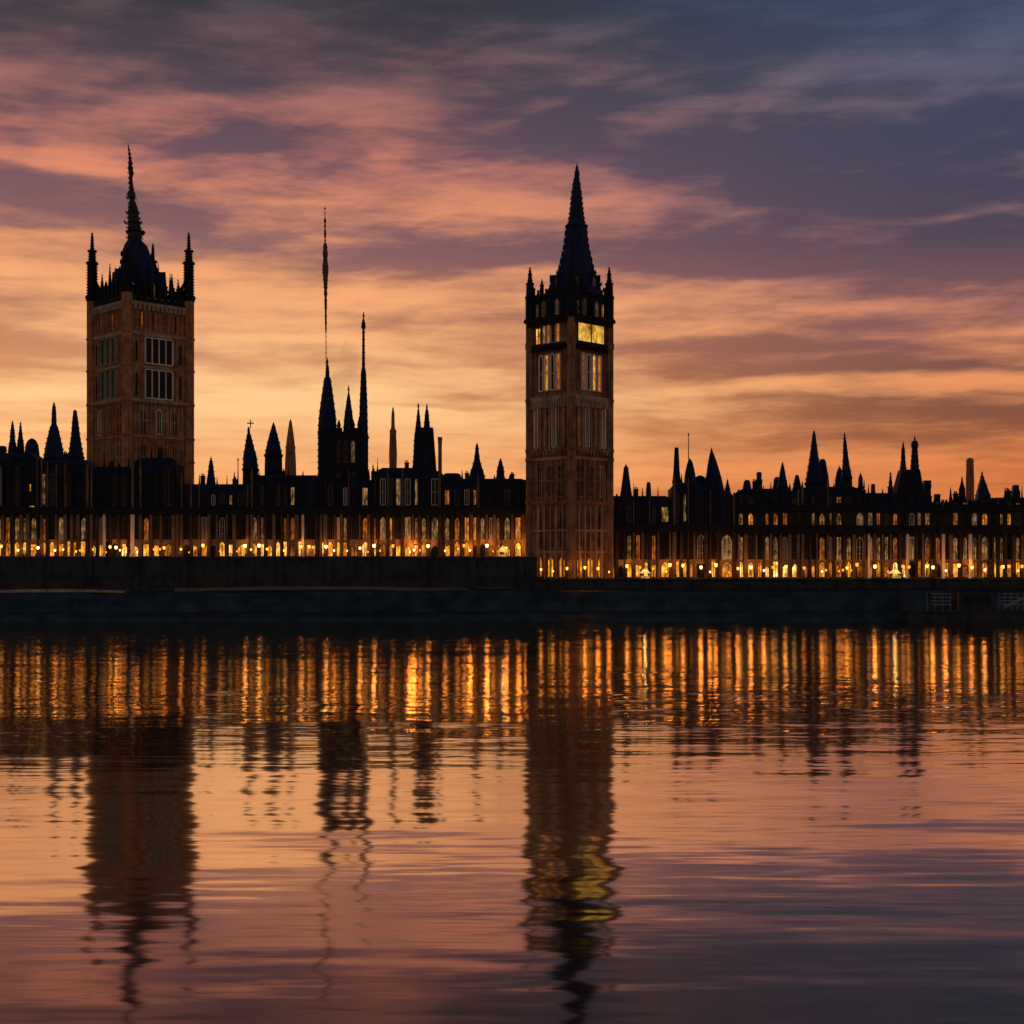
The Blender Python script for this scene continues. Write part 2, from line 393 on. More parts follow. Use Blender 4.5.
def crocket_loft(b, rings, n=8, size=.3, step=1.6):
    """knobs up the edges of a spire"""
    b.loft(rings, n)
    for k in range(n):
        a = math.pi/n + 2*math.pi*k/n
        for (p, q) in zip(rings[:-1], rings[1:]):
            h = q[2]-p[2]
            m = int(h/step)
            for i in range(m):
                t = (i+.5)/m; r = p[3]+(q[3]-p[3])*t; s = size*(.5+.5*min(1, r/2))
                cx = p[0]+(q[0]-p[0])*t + (r+s*.3)*math.cos(a); cy = p[1]+(q[1]-p[1])*t + (r+s*.3)*math.sin(a); z = p[2]+h*t
                b.loft([(cx,cy,z-s*.6,s*.25),(cx,cy,z,s*.6),(cx,cy,z+s*.7,s*.1)], 4)
def turret(root, x, y, rt, z0, z1, prof, mat, pmat, bands=(), slits=0):
    b = MB(); b.loft([(x,y,z0,rt),(x,y,z1,rt)], 8)
    for z in bands: b.loft([(x,y,z-.35,rt*1.02),(x,y,z,rt*1.16),(x,y,z+.4,rt*1.16),(x,y,z+.6,rt*1.02)], 8)
    t = b.build('corner_turret', mat, root)
    c = MB(); crocket_loft(c, [(x,y,z,r) for z, r in prof], 8, rt*.22, rt*.5); c.build('pinnacle', pmat, t)
    return t

def left_tower():
    D = 520.0; S = D/F; cx = 140.5; Z = lambda y: pz(y, D) - 8.0
    root = empty('square_tower', (px(cx, D), D, 8.0), R(45))
    tag(root, 'massive square brown stone tower on the left with crown of pinnacles and crooked needle spire', 'tower')
    a = 48.3*S/1.4142; rt = 5.3*S
    ws = MB(); ws.box(-a, a, -a, a, 0, Z(302)); ws.build('shaft', 'tower_stone', root)
    zs = [Z(y) for y in (340, 372, 406, 440, 463, 500)]
    pr = [(Z(302),rt*1.02),(Z(300),rt*1.2),(Z(296),rt*1.2),(Z(295),rt*.92),(Z(266),rt*.88),(Z(265),rt*1.05),(Z(262),rt*1.05),(Z(261),rt*.66),(Z(253),rt*.60),(Z(252),rt*.9),(Z(250.5),rt*.9),(Z(250),rt*.35),(Z(236),rt*.22),(Z(232),rt*.05)]
    for sx in (-1, 1):
        for sy in (-1, 1):
            pq = pr if not (sx < 0 and sy < 0) else [(z if z < Z(280) else Z(280)+(z-Z(280))*.45, q) for z, q in pr]
            turret(root, sx*a, sy*a, rt, 0, Z(302), pq, 'tower_stone', 'darkstone', zs)
    cornice(root, a, Z(342), Z(338), .7); cornice(root, a, Z(408), Z(403.5), 1.5)
    cornice(root, a, Z(313), Z(309), 1.0, dent=14); cornice(root, a, Z(441), Z(439), .5); cornice(root, a, Z(500), Z(496), .8)
    L = a - rt*.7
    for k in range(4):
        T = Matrix.Rotation(R(90*k), 4, 'Z')
        # top stage: slender panels with narrow windows
        panelling(root, k, -L, L, Z(338), Z(313), a, 12, 'tower_stone', .5, .5)
        for i, xx in enumerate((-.62, -.2, .2, .62)):
            g = 'glow0' if (k, i) in ((0, 0), (3, 2)) else 'glass'
            window(root, T, xx*L-.55, xx*L+.55, Z(335), Z(318), -a, g, 'tower_stone', 1, .25)
        # two tall window groups one above the other
        for (ya, yb) in ((368, 343), (402, 374)):
            window(root, T, -.5*L, .5*L, Z(ya), Z(yb), -a, 'glass_teal' if k == 3 else 'glass', 'pale' if k == 0 else 'trim', 4 if k == 0 else 3, .45, False, 0, proud=.6, mull=.38)
            for sx in (-1, 1):
                window(root, T, sx*.8*L-.7, sx*.8*L+.7, Z(ya-1), Z(yb+3), -a, 'glass', 'tower_stone', 1, .3)
                bb = MB(T); bb.box(sx*.62*L-.28, sx*.62*L+.28, -a-.6, -a+.02, Z(ya+1), Z(yb-1)); bb.build('mullion_shaft', 'tower_stone', root)
            hb = MB(T); hb.box(-.6*L, .6*L, -a-.9, -a+.02, Z(yb-1), Z(yb-2.6)); hb.build('hood_mould', 'trim', root)
        # tall ribbed stages below
        panelling(root, k, -L, L, Z(439), Z(408), a, 14, 'trim' if k == 0 else 'tower_stone', .38, .45, (Z(424),))
        panelling(root, k, -L, L, Z(496), Z(441), a, 14, 'tower_stone', .42, .5, (Z(460), Z(478)))
        for i, xx in enumerate((-.57, 0, .57)):
            window(root, T, xx*L-1.0, xx*L+1.0, Z(437), Z(412), -a, 'glass', 'pale' if (k, i) in ((0, 1), (3, 0)) else 'tower_stone', 2, .3, proud=.5)
            window(root, T, xx*L-1.0, xx*L+1.0, Z(490), Z(446), -a, 'glass', 'trim' if i else 'tower_stone', 2, .3, True, 2, proud=.5)
        # pierced parapet with tall merlons
        b = MB(T)
        b.box(-L, L, -a-.3, -a+.5, Z(309), Z(305))
        for i in range(9):
            x = -L + 2*L*(i+.5)/9; b.box(x-.45, x+.45, -a-.2, -a+.4, Z(305), Z(300 if i % 2 else 296))
        b.box(-L, L, -a-.1, -a+.3, Z(303), Z(302))
        b.build('parapet', 'darkstone', root)
        # pinnacles standing on the parapet and flying ribs to the roof
        for xx, top in ((-.75, 286), (-.5, 276), (-.25, 284), (0, 268), (.25, 284), (.5, 276), (.75, 286)):
            b = MB(T); x = xx*L
            crocket_loft(b, [(x,-a+.2,Z(309),1.0),(x,-a+.2,Z(292),.9),(x,-a+.2,Z(291),1.25),(x,-a+.2,Z(290),.7),(x,-a+.2,Z(top),.06)], 4, .3, 1.2)
            b.build('pinnacle', 'darkstone', root)
        b = MB(Matrix.Rotation(R(90*k+45), 4, 'Z'))
        pts = [(a*1.40, Z(278)), (a*1.15, Z(292)), (a*.92, Z(295)), (a*.7, Z(290)), (a*.42, Z(266))]
        for p, q in zip(pts[:-1], pts[1:]): b.bar((p[0], 0, p[1]), (q[0], 0, q[1]), 1.1, .9)
        for p in pts[1:4]: b.bar((p[0], 0, p[1]), (p[0], 0, Z(308)), .5, .5)
        b.build('flying_rib', 'darkstone', root)
    # roof: concave pavilion in slate, then stacked leaning needle
    off = lambda p: ((p-cx)*S*.7071, -(p-cx)*S*.7071)       # offset along the view's x axis in the rotated frame
    def rg(y, hw, p=135.0): ox, oy = off(p); return (ox, oy, Z(y), hw*S)
    b = MB(); b.loft([rg(310,30,139),rg(300,26,139),rg(285,21,138.5),rg(272,17.5,137.5),rg(262,15,137),rg(252,13.5,136),rg(245,11,136),rg(241,7.5,135)], 8)
    for k in range(8):
        an = R(22.5) + k*R(45)
        for y, hw, p in ((304,28,139),(296,25,139),(288,22.3,138.6),(280,20,138),(272,17.5,137.5),(264,15.6,137),(256,14.5,136.5)):
            ox, oy = off(p); r = hw*S
            b.loft([(ox+r*math.cos(an),oy+r*math.sin(an),Z(y)-.5,.3),(ox+r*math.cos(an),oy+r*math.sin(an),Z(y)+.5,.5),(ox+r*math.cos(an),oy+r*math.sin(an),Z(y)+1.6,.05)], 4)
    roof = b.build('roof', 'slate', root)
    for k in range(8):
        an = k*R(45)
        T = Matrix.Translation((off(139)[0], off(139)[1], 0)) @ Matrix.Rotation(an, 4, 'Z')
        b = MB(T); b.box(-1.3, 1.3, -26*S, -15*S, Z(303), Z(286)); b.poly([(-1.5, Z(286)), (1.5, Z(286)), (0, Z(272))], -26.6*S, -15*S)
        dm = b.build('dormer', 'slate', roof)
        window(dm, T, -.8, .8, Z(300), Z(287), -26*S, 'glow_pale', 'pale', 2, .22)  # faintly glowing panes stand in for bright sky through the openwork crown
    b = MB()
    sp = [(242,7.5,135),(239,6.8,134.8),(236.5,7.2,135),(233,7.6,135.3),(231.5,10.2,135.5),(230.8,6.2,134.5),(224,6.2,134.2),(222.5,7.6,134),(221.5,5.6,133.8),(214,5.2,133.5),(212.5,5.8,133.4),(208,4.2,133),
          (206,4.6,132.8),(203,3.0,132.3),(199,2.6,132),(197.5,4.0,131.6),(194,4.4,131.2),(191,2.6,131.3),(189.5,2.4,131.8),(184,1.9,131),(178,1.7,130.6),(175,2.1,131.2),(171,2.5,130.8),(167,2.1,130.2),(163,1.8,130.4),(158,1.3,130),(152,.9,129.2),(147,.6,128.5),(142.5,.2,128)]
    rings = [rg(y, hw, p) for y, hw, p in sp]
    b.loft(rings, 8)
    rr = random.Random(2)
    for k in range(8):
        an = R(22.5)+k*R(45)
        for y in range(238, 160, -5):
            t = [q for q in sp if q[0] <= y][0]; r = t[1]*S*1.02; ox, oy = off(t[2]); s = .55*(.4+.6*t[1]/7)*rr.uniform(.6, 1.4)
            b.loft([(ox+r*math.cos(an),oy+r*math.sin(an),Z(y)-s,s*.3),(ox+(r+s*.5)*math.cos(an),oy+(r+s*.5)*math.sin(an),Z(y),s*.6),(ox+(r+s*.9)*math.cos(an),oy+(r+s*.9)*math.sin(an),Z(y)+s,s*.1)], 4)
    spire = b.build('spire', 'iron', root)
    b = MB()
    for y, p, r in ((158,130,.9),(154,129.6,.8),(150,129,.7)):
        ox, oy = off(p); b.loft([(ox,oy,Z(y)-.2,r*.4),(ox,oy,Z(y),r),(ox,oy,Z(y)+.3,r*.4)], 8)
    b.build('finial', 'iron', spire)
left_tower()

def right_tower():
    D = 335.0; S = D/F; cx = 569.6; z0 = 8.2; Z = lambda y: pz(y, D) - z0
    root = empty('lantern_tower', (px(cx, D), D, z0), R(45))
    tag(root, 'tall brown gothic tower right of centre with lit yellow lantern windows and steep dark spire', 'tower')
    a = 39.6*S/1.4142; rt = 4.5*S
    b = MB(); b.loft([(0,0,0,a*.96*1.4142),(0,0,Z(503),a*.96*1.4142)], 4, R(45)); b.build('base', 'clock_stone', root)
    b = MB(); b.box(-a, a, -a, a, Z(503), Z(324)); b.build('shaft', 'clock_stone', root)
    a2 = a*1.03
    b = MB(); b.box(-a2*.95, a2*.95, -a2*.95, a2*.95, Z(324), Z(296)); b.build('crown_stage', 'darkstone', root)
    pr = [(Z(324),rt*1.1),(Z(322.5),rt*1.3),(Z(320),rt*1.3),(Z(319),rt),(Z(300),rt),(Z(299),rt*1.2),(Z(297),rt*1.2),(Z(296),rt*.9),(Z(286),rt*.82),(Z(284),rt*1.05),(Z(282.5),rt*.62),(Z(276),rt*.42),(Z(275),rt*.6),(Z(273),rt*.35),(Z(267),rt*.1)]
    bands = [Z(y) for y in (503, 461, 452, 402, 349, 346)]
    for sx in (-1, 1):
        for sy in (-1, 1):
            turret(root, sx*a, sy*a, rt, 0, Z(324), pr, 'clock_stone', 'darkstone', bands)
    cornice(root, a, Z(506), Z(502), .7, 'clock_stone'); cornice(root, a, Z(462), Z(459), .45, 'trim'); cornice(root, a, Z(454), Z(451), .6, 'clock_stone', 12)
    cornice(root, a, Z(405), Z(399), .75, 'trim', 18); cornice(root, a, Z(351), Z(347), .6, 'darkstone', 14); cornice(root, a, Z(325), Z(321), 1.1, 'darkstone', 16)
    L = a - rt*.75
    for k in range(4):
        T = Matrix.Rotation(R(90*k), 4, 'Z')
        rightf = (k == 0)
        ab = a*.96
        # base stage
        panelling(root, k, -L, L, 0, Z(506), ab, 6, 'trim', .42, .4, (Z(531), Z(552)))
        for i in range(3):
            xx = (-.62, 0, .62)[i]*L
            window(root, T, xx-.8, xx+.8, Z(548), Z(511), -ab, 'glass', 'clock_stone', 2, .2, True, 2)
            window(root, T, xx-.95, xx+.95, Z(577), Z(556), -ab, ('glow1', 'glow2', 'glow1')[i] if not (k == 0 and i == 1) else 'glow2', 'clock_stone', 2, .2)
        # panel stage
        panelling(root, k, -L, L, Z(502), Z(462), a, 7, 'clock_stone', .34, .4, (Z(482),))
        for i in range(3):
            xx = (-.57, 0, .57)[i]*L
            window(root, T, xx-.72, xx+.72, Z(498), Z(467), -a, 'glass', 'pale' if (k, i) == (0, 2) else 'trim', 2, .16, False, 3)
        # tall ribbed windows
        panelling(root, k, -L, L, Z(451), Z(405), a, 8, 'trim', .32, .45)
        for i in range(4):
            xx = (-.75+.5*i)*L
            window(root, T, xx-.62, xx+.62, Z(449), Z(411), -a, ('glow1', 'glass', 'glow0', 'glow_dim')[(i + k) % 4], 'pale' if (i + k) % 2 else 'clock_stone', 2, .2, False, 1, proud=.45)
        # great four-light window
        panelling(root, k, -L, L, Z(397), Z(352), a, 1, 'clock_stone', .5, .5, (Z(354),))
        for i in range(4):
            xx = (-.47+.315*i)*L
            window(root, T, xx-.105*L, xx+.105*L, Z(393), Z(357+(i % 2)), -a, (('glow0','glass','glow2','glow1') if rightf else ('glass','glow1','glass','glow0'))[i], 'pale', 1, .30, i % 2 == 0, 1, proud=.42)
        for sx in (-1, 1):
            panelling(root, k, sx*.82*L-.4, sx*.82*L+.4, Z(395), Z(355), a, 2, 'clock_stone', .2, .4, (Z(394.4), Z(355.6)))
        # lantern stage
        if rightf:
            window(root, T, -.78*L, .82*L, Z(346), Z(327), -a, 'glow_win', 'darkstone', 2, .25, False, 0, 'brightly lit yellow lantern window', mull=.3)
        else:
            window(root, T, -.80*L, -.52*L, Z(346), Z(330), -a, 'glow2', 'darkstone', 2, .2, False, 1)
            for i in range(4):
                xx = (-.32+.25*i)*L
                window(root, T, xx-.09*L, xx+.09*L, Z(346), Z(328), -a, ('glow_dim', 'glow0', 'glass', 'glow1')[i], 'pale' if i % 2 else 'trim', 1, .22, False, 1)
        # crown stage
        for i in range(5):
            xx = (-.74+.37*i)*L
            window(root, T, xx-.5, xx+.5, Z(319), Z(304), -a2*.95, 'glow1' if (k, i) == (0, 4) else ('glow_pale' if (i + k) % 3 == 0 else 'glass'), 'trim' if i % 2 else 'darkstone', 2, .16, True, 1)
        b = MB(T)
        b.box(-L, L, -a2-.1, -a2+.35, Z(321), Z(314)) if False else None
        for i in range(9):
            x = -L + 2*L*(i+.5)/9; b.box(x-.24, x+.24, -a2-.05, -a2+.3, Z(297), Z(292 if i % 2 else 289))
        b.box(-L, L, -a2-.05, -a2+.3, Z(299.5), Z(297)); b.build('parapet', 'darkstone', root)
        for xx, top in ((-.45, 281), (.45, 279)):
            b = MB(T); x = xx*L
            crocket_loft(b, [(x,-a2+.1,Z(299),.5),(x,-a2+.1,Z(289),.45),(x,-a2+.1,Z(288),.6),(x,-a2+.1,Z(287),.35),(x,-a2+.1,Z(top),.04)], 4, .16, .7)
            b.build('pinnacle', 'darkstone', root)
    off = lambda p: ((p-cx)*S*.7071, -(p-cx)*S*.7071)
    def rg(y, hw, p=576.5): ox, oy = off(p); return (ox, oy, Z(y), hw*S)
    b = MB(); b.loft([rg(297,31,573),rg(291,28.5,574),rg(284,25,575),rg(276,21,576),rg(268,18,576.5),(*rg(260,16.2)[:3],16.2*S),rg(252,14),rg(244,12.6),rg(236,11.6),rg(228.5,11.0),rg(227.5,12.2),rg(226,12.2),rg(225.5,9.6)], 8)
    for k in range(8):
        an = R(22.5)+k*R(45)
        for y, hw in ((293,29),(287,26.5),(281,23.5),(275,20.7),(269,18.3),(262,16.6),(255,14.8),(248,13.2),(241,12.2),(234,11.4)):
            ox, oy = off(576); r = hw*S
            b.loft([(ox+r*math.cos(an),oy+r*math.sin(an),Z(y)-.3,.15),(ox+r*math.cos(an),oy+r*math.sin(an),Z(y)+.2,.28),(ox+r*math.cos(an),oy+r*math.sin(an),Z(y)+.9,.03)], 4)
    roof = b.build('roof', 'slate', root)
    for k in range(8):
        an = k*R(45); T = Matrix.Translation((off(575)[0], off(575)[1], 0)) @ Matrix.Rotation(an, 4, 'Z')
        b = MB(T); b.box(-.7, .7, -25*S, -14*S, Z(291), Z(281)); b.poly([(-.85, Z(281)), (.85, Z(281)), (0, Z(275))], -25.4*S, -14*S)
        dm = b.build('dormer', 'slate', roof)
        if k in (0, 6, 7): window(dm, T, -.42, .42, Z(289.5), Z(281.5), -25*S, 'glow_pale' if k == 0 else 'glass', 'trim', 2, .12)
    b = MB(); crocket_loft(b, [rg(225.6,9.4),rg(216,7.8),rg(206,6.6),rg(196,5.7),rg(188,4.6),rg(180,3.4),rg(176,2.5,577),rg(175,2.9,577),rg(171,2.4,577),rg(170,1.5,577)], 8, .3, 1.1)
    sp = b.build('spire', 'slate', root)
    b = MB(); b.loft([rg(170,1.4,577),rg(168,1.8,577),rg(166.5,1.0,577),rg(164,.5,577)], 8); b.build('finial', 'iron', sp)
right_tower()

# ------------------------------------------------------------------ spires and turrets behind the ranges
SPG = 'spires along the skyline'
def spire_thing(name, label, cat, cx, D, prof, n=8, mat='darkstone', top='slate', lean=0, cross=False, split=None, group=SPG, ground=8.0, slits=True, knob=True):
    """prof: (row, half width in pixels) from the tip down; split = row where spire meets shaft"""
    S = D/F; Z = lambda y: pz(y, D) - ground
    prof = [(y, h*1.1) for y, h in prof] if name in ('spire_tower', 'domed_turret') else prof
    root = empty(name, (px(cx, D), D, ground)); tag(root, label, cat, group)
    split = split if split is not None else prof[-2][0]
    tipx = lambda y: lean*S*max(0, (split-y))/max(1, split-prof[0][0])
    up = [p for p in prof if p[0] <= split]; lo = [p for p in prof if p[0] > split]
    hb = up[-1][1]
    b = MB(); rings = [(tipx(y),0,Z(y),h*S) for y, h in reversed(up)]
    if knob: crocket_loft(b, rings, n, .32, 1.3)
    else: b.loft(rings, n)
    sp = b.build('spire', top, root)
    lo_h = lo[-1][1] if lo else hb
    b = MB(); r2 = [(0,0,0,lo_h*S)] + [(0,0,Z(y),h*S) for y, h in reversed(lo)] + [(0,0,Z(split)-.02,hb*S*1.0)]
    b.loft(r2, n)
    b.loft([(0,0,Z(split)-1.0,hb*S*1.02),(0,0,Z(split)-.5,hb*S*1.14),(0,0,Z(split)-.15,hb*S*1.14)], n)
    sh = b.build('shaft', mat, root)
    yt = prof[0][0]; f = MB(); s = .28
    if cross:
        z = Z(yt); f.box(-s*.4, s*.4, -s*.4, s*.4, z-.2, z+1.9); f.box(-.9, .9, -s*.35, s*.35, z+.85, z+1.15)
        f.build('cross', 'iron', sp)
    elif prof[0][1] < 1.4:
        f.loft([(tipx(yt),0,Z(yt)-.15,.18),(tipx(yt),0,Z(yt)+.1,.30),(tipx(yt),0,Z(yt)+.3,.12),(tipx(yt),0,Z(yt)+.7,.05)], 6); f.build('finial', 'iron', sp)
    if slits and hb*S > .9:
        for ang in (-.39, .39):
            T = Matrix.Rotation(ang, 4, 'Z'); y = -hb*S*math.cos(math.pi/n)
            zt = Z(split) - 1.6
            window(root, T, -.28*hb*S*.5-.12, .28*hb*S*.5+.12, zt-2.4, zt, y, 'glass', 'pier', 1, .12, proud=.12)
    return root

A = 366.0
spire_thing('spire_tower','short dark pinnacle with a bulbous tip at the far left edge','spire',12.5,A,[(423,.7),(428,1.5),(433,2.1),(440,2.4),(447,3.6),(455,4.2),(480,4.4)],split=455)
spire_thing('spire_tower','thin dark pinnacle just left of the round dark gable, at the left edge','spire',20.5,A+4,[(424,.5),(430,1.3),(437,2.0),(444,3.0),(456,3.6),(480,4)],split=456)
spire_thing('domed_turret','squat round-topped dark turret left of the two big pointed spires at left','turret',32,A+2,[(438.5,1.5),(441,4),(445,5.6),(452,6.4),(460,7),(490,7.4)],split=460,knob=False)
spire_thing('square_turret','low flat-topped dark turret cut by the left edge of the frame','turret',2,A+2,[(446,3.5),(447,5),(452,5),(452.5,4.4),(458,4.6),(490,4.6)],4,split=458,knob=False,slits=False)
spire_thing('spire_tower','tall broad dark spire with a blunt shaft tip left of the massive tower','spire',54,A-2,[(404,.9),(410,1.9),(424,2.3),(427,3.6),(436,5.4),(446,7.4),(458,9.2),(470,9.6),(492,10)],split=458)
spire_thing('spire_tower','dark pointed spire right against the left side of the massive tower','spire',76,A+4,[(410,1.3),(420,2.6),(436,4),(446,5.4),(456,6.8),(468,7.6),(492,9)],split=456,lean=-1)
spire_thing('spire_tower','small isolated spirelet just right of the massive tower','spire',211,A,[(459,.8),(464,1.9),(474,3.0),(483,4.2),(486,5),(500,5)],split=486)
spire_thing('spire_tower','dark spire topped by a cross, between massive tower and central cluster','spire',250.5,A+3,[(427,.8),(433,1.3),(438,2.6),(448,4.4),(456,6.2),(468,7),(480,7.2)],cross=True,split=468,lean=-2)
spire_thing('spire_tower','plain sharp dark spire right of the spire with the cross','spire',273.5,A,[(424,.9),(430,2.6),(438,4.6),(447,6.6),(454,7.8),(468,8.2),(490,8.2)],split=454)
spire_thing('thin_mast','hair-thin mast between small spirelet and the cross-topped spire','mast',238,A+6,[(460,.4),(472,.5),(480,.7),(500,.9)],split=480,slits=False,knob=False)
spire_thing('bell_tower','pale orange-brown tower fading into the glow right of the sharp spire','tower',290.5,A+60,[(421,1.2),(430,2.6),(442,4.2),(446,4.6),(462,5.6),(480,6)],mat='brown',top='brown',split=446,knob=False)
spire_thing('bell_tower','slim haze-brown belfry with stepped top right of the central cluster','tower',393,A+30,[(409,.8),(414,1.6),(428,2.0),(430,3.2),(454,4.2),(470,3.8)],mat='brown',top='brown',split=430,knob=False)
spire_thing('chimney_stack','narrow haze-browned chimney slab beside the twin-spired tower','chimney',440,A+20,[(437,2.6),(438,3.2),(440,3.2),(440.5,2.6),(480,2.6)],4,mat='brown',top='brown',split=440.5,knob=False,slits=False,group='chimneys on the skyline')
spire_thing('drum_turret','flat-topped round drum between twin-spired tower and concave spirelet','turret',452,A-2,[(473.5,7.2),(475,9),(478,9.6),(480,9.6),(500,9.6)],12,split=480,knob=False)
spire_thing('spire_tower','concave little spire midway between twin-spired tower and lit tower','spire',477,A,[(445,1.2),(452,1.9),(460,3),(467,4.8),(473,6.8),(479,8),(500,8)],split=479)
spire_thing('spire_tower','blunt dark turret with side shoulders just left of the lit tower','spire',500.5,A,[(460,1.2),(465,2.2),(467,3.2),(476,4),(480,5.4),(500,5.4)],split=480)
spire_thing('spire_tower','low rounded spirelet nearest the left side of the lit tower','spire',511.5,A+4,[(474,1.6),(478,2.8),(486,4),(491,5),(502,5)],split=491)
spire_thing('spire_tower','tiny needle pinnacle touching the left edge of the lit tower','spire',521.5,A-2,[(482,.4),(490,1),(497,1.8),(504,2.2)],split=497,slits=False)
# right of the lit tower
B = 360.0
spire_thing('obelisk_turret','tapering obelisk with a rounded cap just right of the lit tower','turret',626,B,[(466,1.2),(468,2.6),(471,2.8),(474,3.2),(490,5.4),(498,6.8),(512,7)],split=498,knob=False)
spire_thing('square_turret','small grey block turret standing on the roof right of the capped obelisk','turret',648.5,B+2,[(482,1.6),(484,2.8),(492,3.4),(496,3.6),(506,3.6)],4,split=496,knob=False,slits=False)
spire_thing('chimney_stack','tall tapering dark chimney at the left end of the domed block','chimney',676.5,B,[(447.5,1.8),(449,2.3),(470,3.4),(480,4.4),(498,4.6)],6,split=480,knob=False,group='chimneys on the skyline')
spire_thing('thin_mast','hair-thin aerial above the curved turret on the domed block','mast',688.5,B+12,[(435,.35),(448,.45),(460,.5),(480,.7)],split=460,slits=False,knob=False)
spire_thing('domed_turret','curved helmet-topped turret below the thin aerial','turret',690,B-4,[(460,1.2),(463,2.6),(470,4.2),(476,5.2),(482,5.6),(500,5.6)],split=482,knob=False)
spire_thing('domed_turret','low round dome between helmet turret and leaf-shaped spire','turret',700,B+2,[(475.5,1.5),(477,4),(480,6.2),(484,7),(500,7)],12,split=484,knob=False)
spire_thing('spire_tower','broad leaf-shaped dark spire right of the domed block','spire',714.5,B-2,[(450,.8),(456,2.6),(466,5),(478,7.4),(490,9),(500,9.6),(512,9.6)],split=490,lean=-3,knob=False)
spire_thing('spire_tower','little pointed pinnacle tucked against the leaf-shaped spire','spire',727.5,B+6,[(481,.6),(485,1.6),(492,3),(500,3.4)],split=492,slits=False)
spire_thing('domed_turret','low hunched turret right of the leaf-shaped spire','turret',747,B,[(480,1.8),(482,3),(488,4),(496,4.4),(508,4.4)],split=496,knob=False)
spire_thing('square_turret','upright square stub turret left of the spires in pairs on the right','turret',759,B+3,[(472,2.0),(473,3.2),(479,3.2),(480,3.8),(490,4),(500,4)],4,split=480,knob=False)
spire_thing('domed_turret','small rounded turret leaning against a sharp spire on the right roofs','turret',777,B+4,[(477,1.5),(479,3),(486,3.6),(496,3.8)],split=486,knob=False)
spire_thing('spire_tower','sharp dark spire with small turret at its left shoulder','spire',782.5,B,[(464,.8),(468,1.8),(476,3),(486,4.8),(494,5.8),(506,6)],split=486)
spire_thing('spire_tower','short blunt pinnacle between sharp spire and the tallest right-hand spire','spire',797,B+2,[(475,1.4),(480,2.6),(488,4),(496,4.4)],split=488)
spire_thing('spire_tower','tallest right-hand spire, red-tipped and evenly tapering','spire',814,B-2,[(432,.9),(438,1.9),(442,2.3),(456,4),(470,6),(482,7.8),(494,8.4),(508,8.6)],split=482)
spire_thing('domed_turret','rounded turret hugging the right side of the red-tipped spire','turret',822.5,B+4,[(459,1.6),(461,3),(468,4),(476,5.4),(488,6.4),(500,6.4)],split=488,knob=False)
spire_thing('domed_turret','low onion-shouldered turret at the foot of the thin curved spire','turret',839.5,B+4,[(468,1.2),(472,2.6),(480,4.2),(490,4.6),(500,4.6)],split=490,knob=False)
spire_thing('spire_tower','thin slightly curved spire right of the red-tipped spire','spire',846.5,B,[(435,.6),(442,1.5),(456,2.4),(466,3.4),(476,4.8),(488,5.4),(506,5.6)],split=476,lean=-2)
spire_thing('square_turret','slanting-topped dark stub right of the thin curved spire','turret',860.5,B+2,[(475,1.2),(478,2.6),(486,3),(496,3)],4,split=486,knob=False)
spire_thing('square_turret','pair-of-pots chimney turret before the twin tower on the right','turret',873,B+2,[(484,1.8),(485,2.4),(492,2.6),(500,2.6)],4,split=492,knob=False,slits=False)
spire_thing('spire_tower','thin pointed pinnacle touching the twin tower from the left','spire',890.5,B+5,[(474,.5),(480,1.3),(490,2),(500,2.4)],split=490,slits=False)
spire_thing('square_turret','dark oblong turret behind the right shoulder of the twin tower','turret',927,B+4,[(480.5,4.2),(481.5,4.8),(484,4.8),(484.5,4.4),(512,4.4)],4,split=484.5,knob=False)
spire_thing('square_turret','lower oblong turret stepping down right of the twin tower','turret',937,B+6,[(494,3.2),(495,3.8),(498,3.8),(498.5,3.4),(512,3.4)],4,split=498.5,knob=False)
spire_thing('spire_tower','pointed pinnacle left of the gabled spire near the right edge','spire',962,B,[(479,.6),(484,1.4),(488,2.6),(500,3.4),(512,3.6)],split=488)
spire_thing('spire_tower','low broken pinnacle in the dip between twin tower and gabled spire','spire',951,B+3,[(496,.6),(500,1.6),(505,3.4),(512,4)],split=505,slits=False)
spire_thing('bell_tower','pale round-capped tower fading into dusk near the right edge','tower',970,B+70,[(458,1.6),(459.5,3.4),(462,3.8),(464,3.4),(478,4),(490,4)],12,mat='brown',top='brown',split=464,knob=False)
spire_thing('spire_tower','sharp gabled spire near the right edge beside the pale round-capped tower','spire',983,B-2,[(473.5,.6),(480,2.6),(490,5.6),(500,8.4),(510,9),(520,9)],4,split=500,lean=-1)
spire_thing('square_turret','battlemented square turret at the right edge of the frame','turret',1015.5,B,[(485,2.4),(486,3.8),(490,4),(491,5),(500,5.2),(512,5.4)],4,split=500,knob=False)

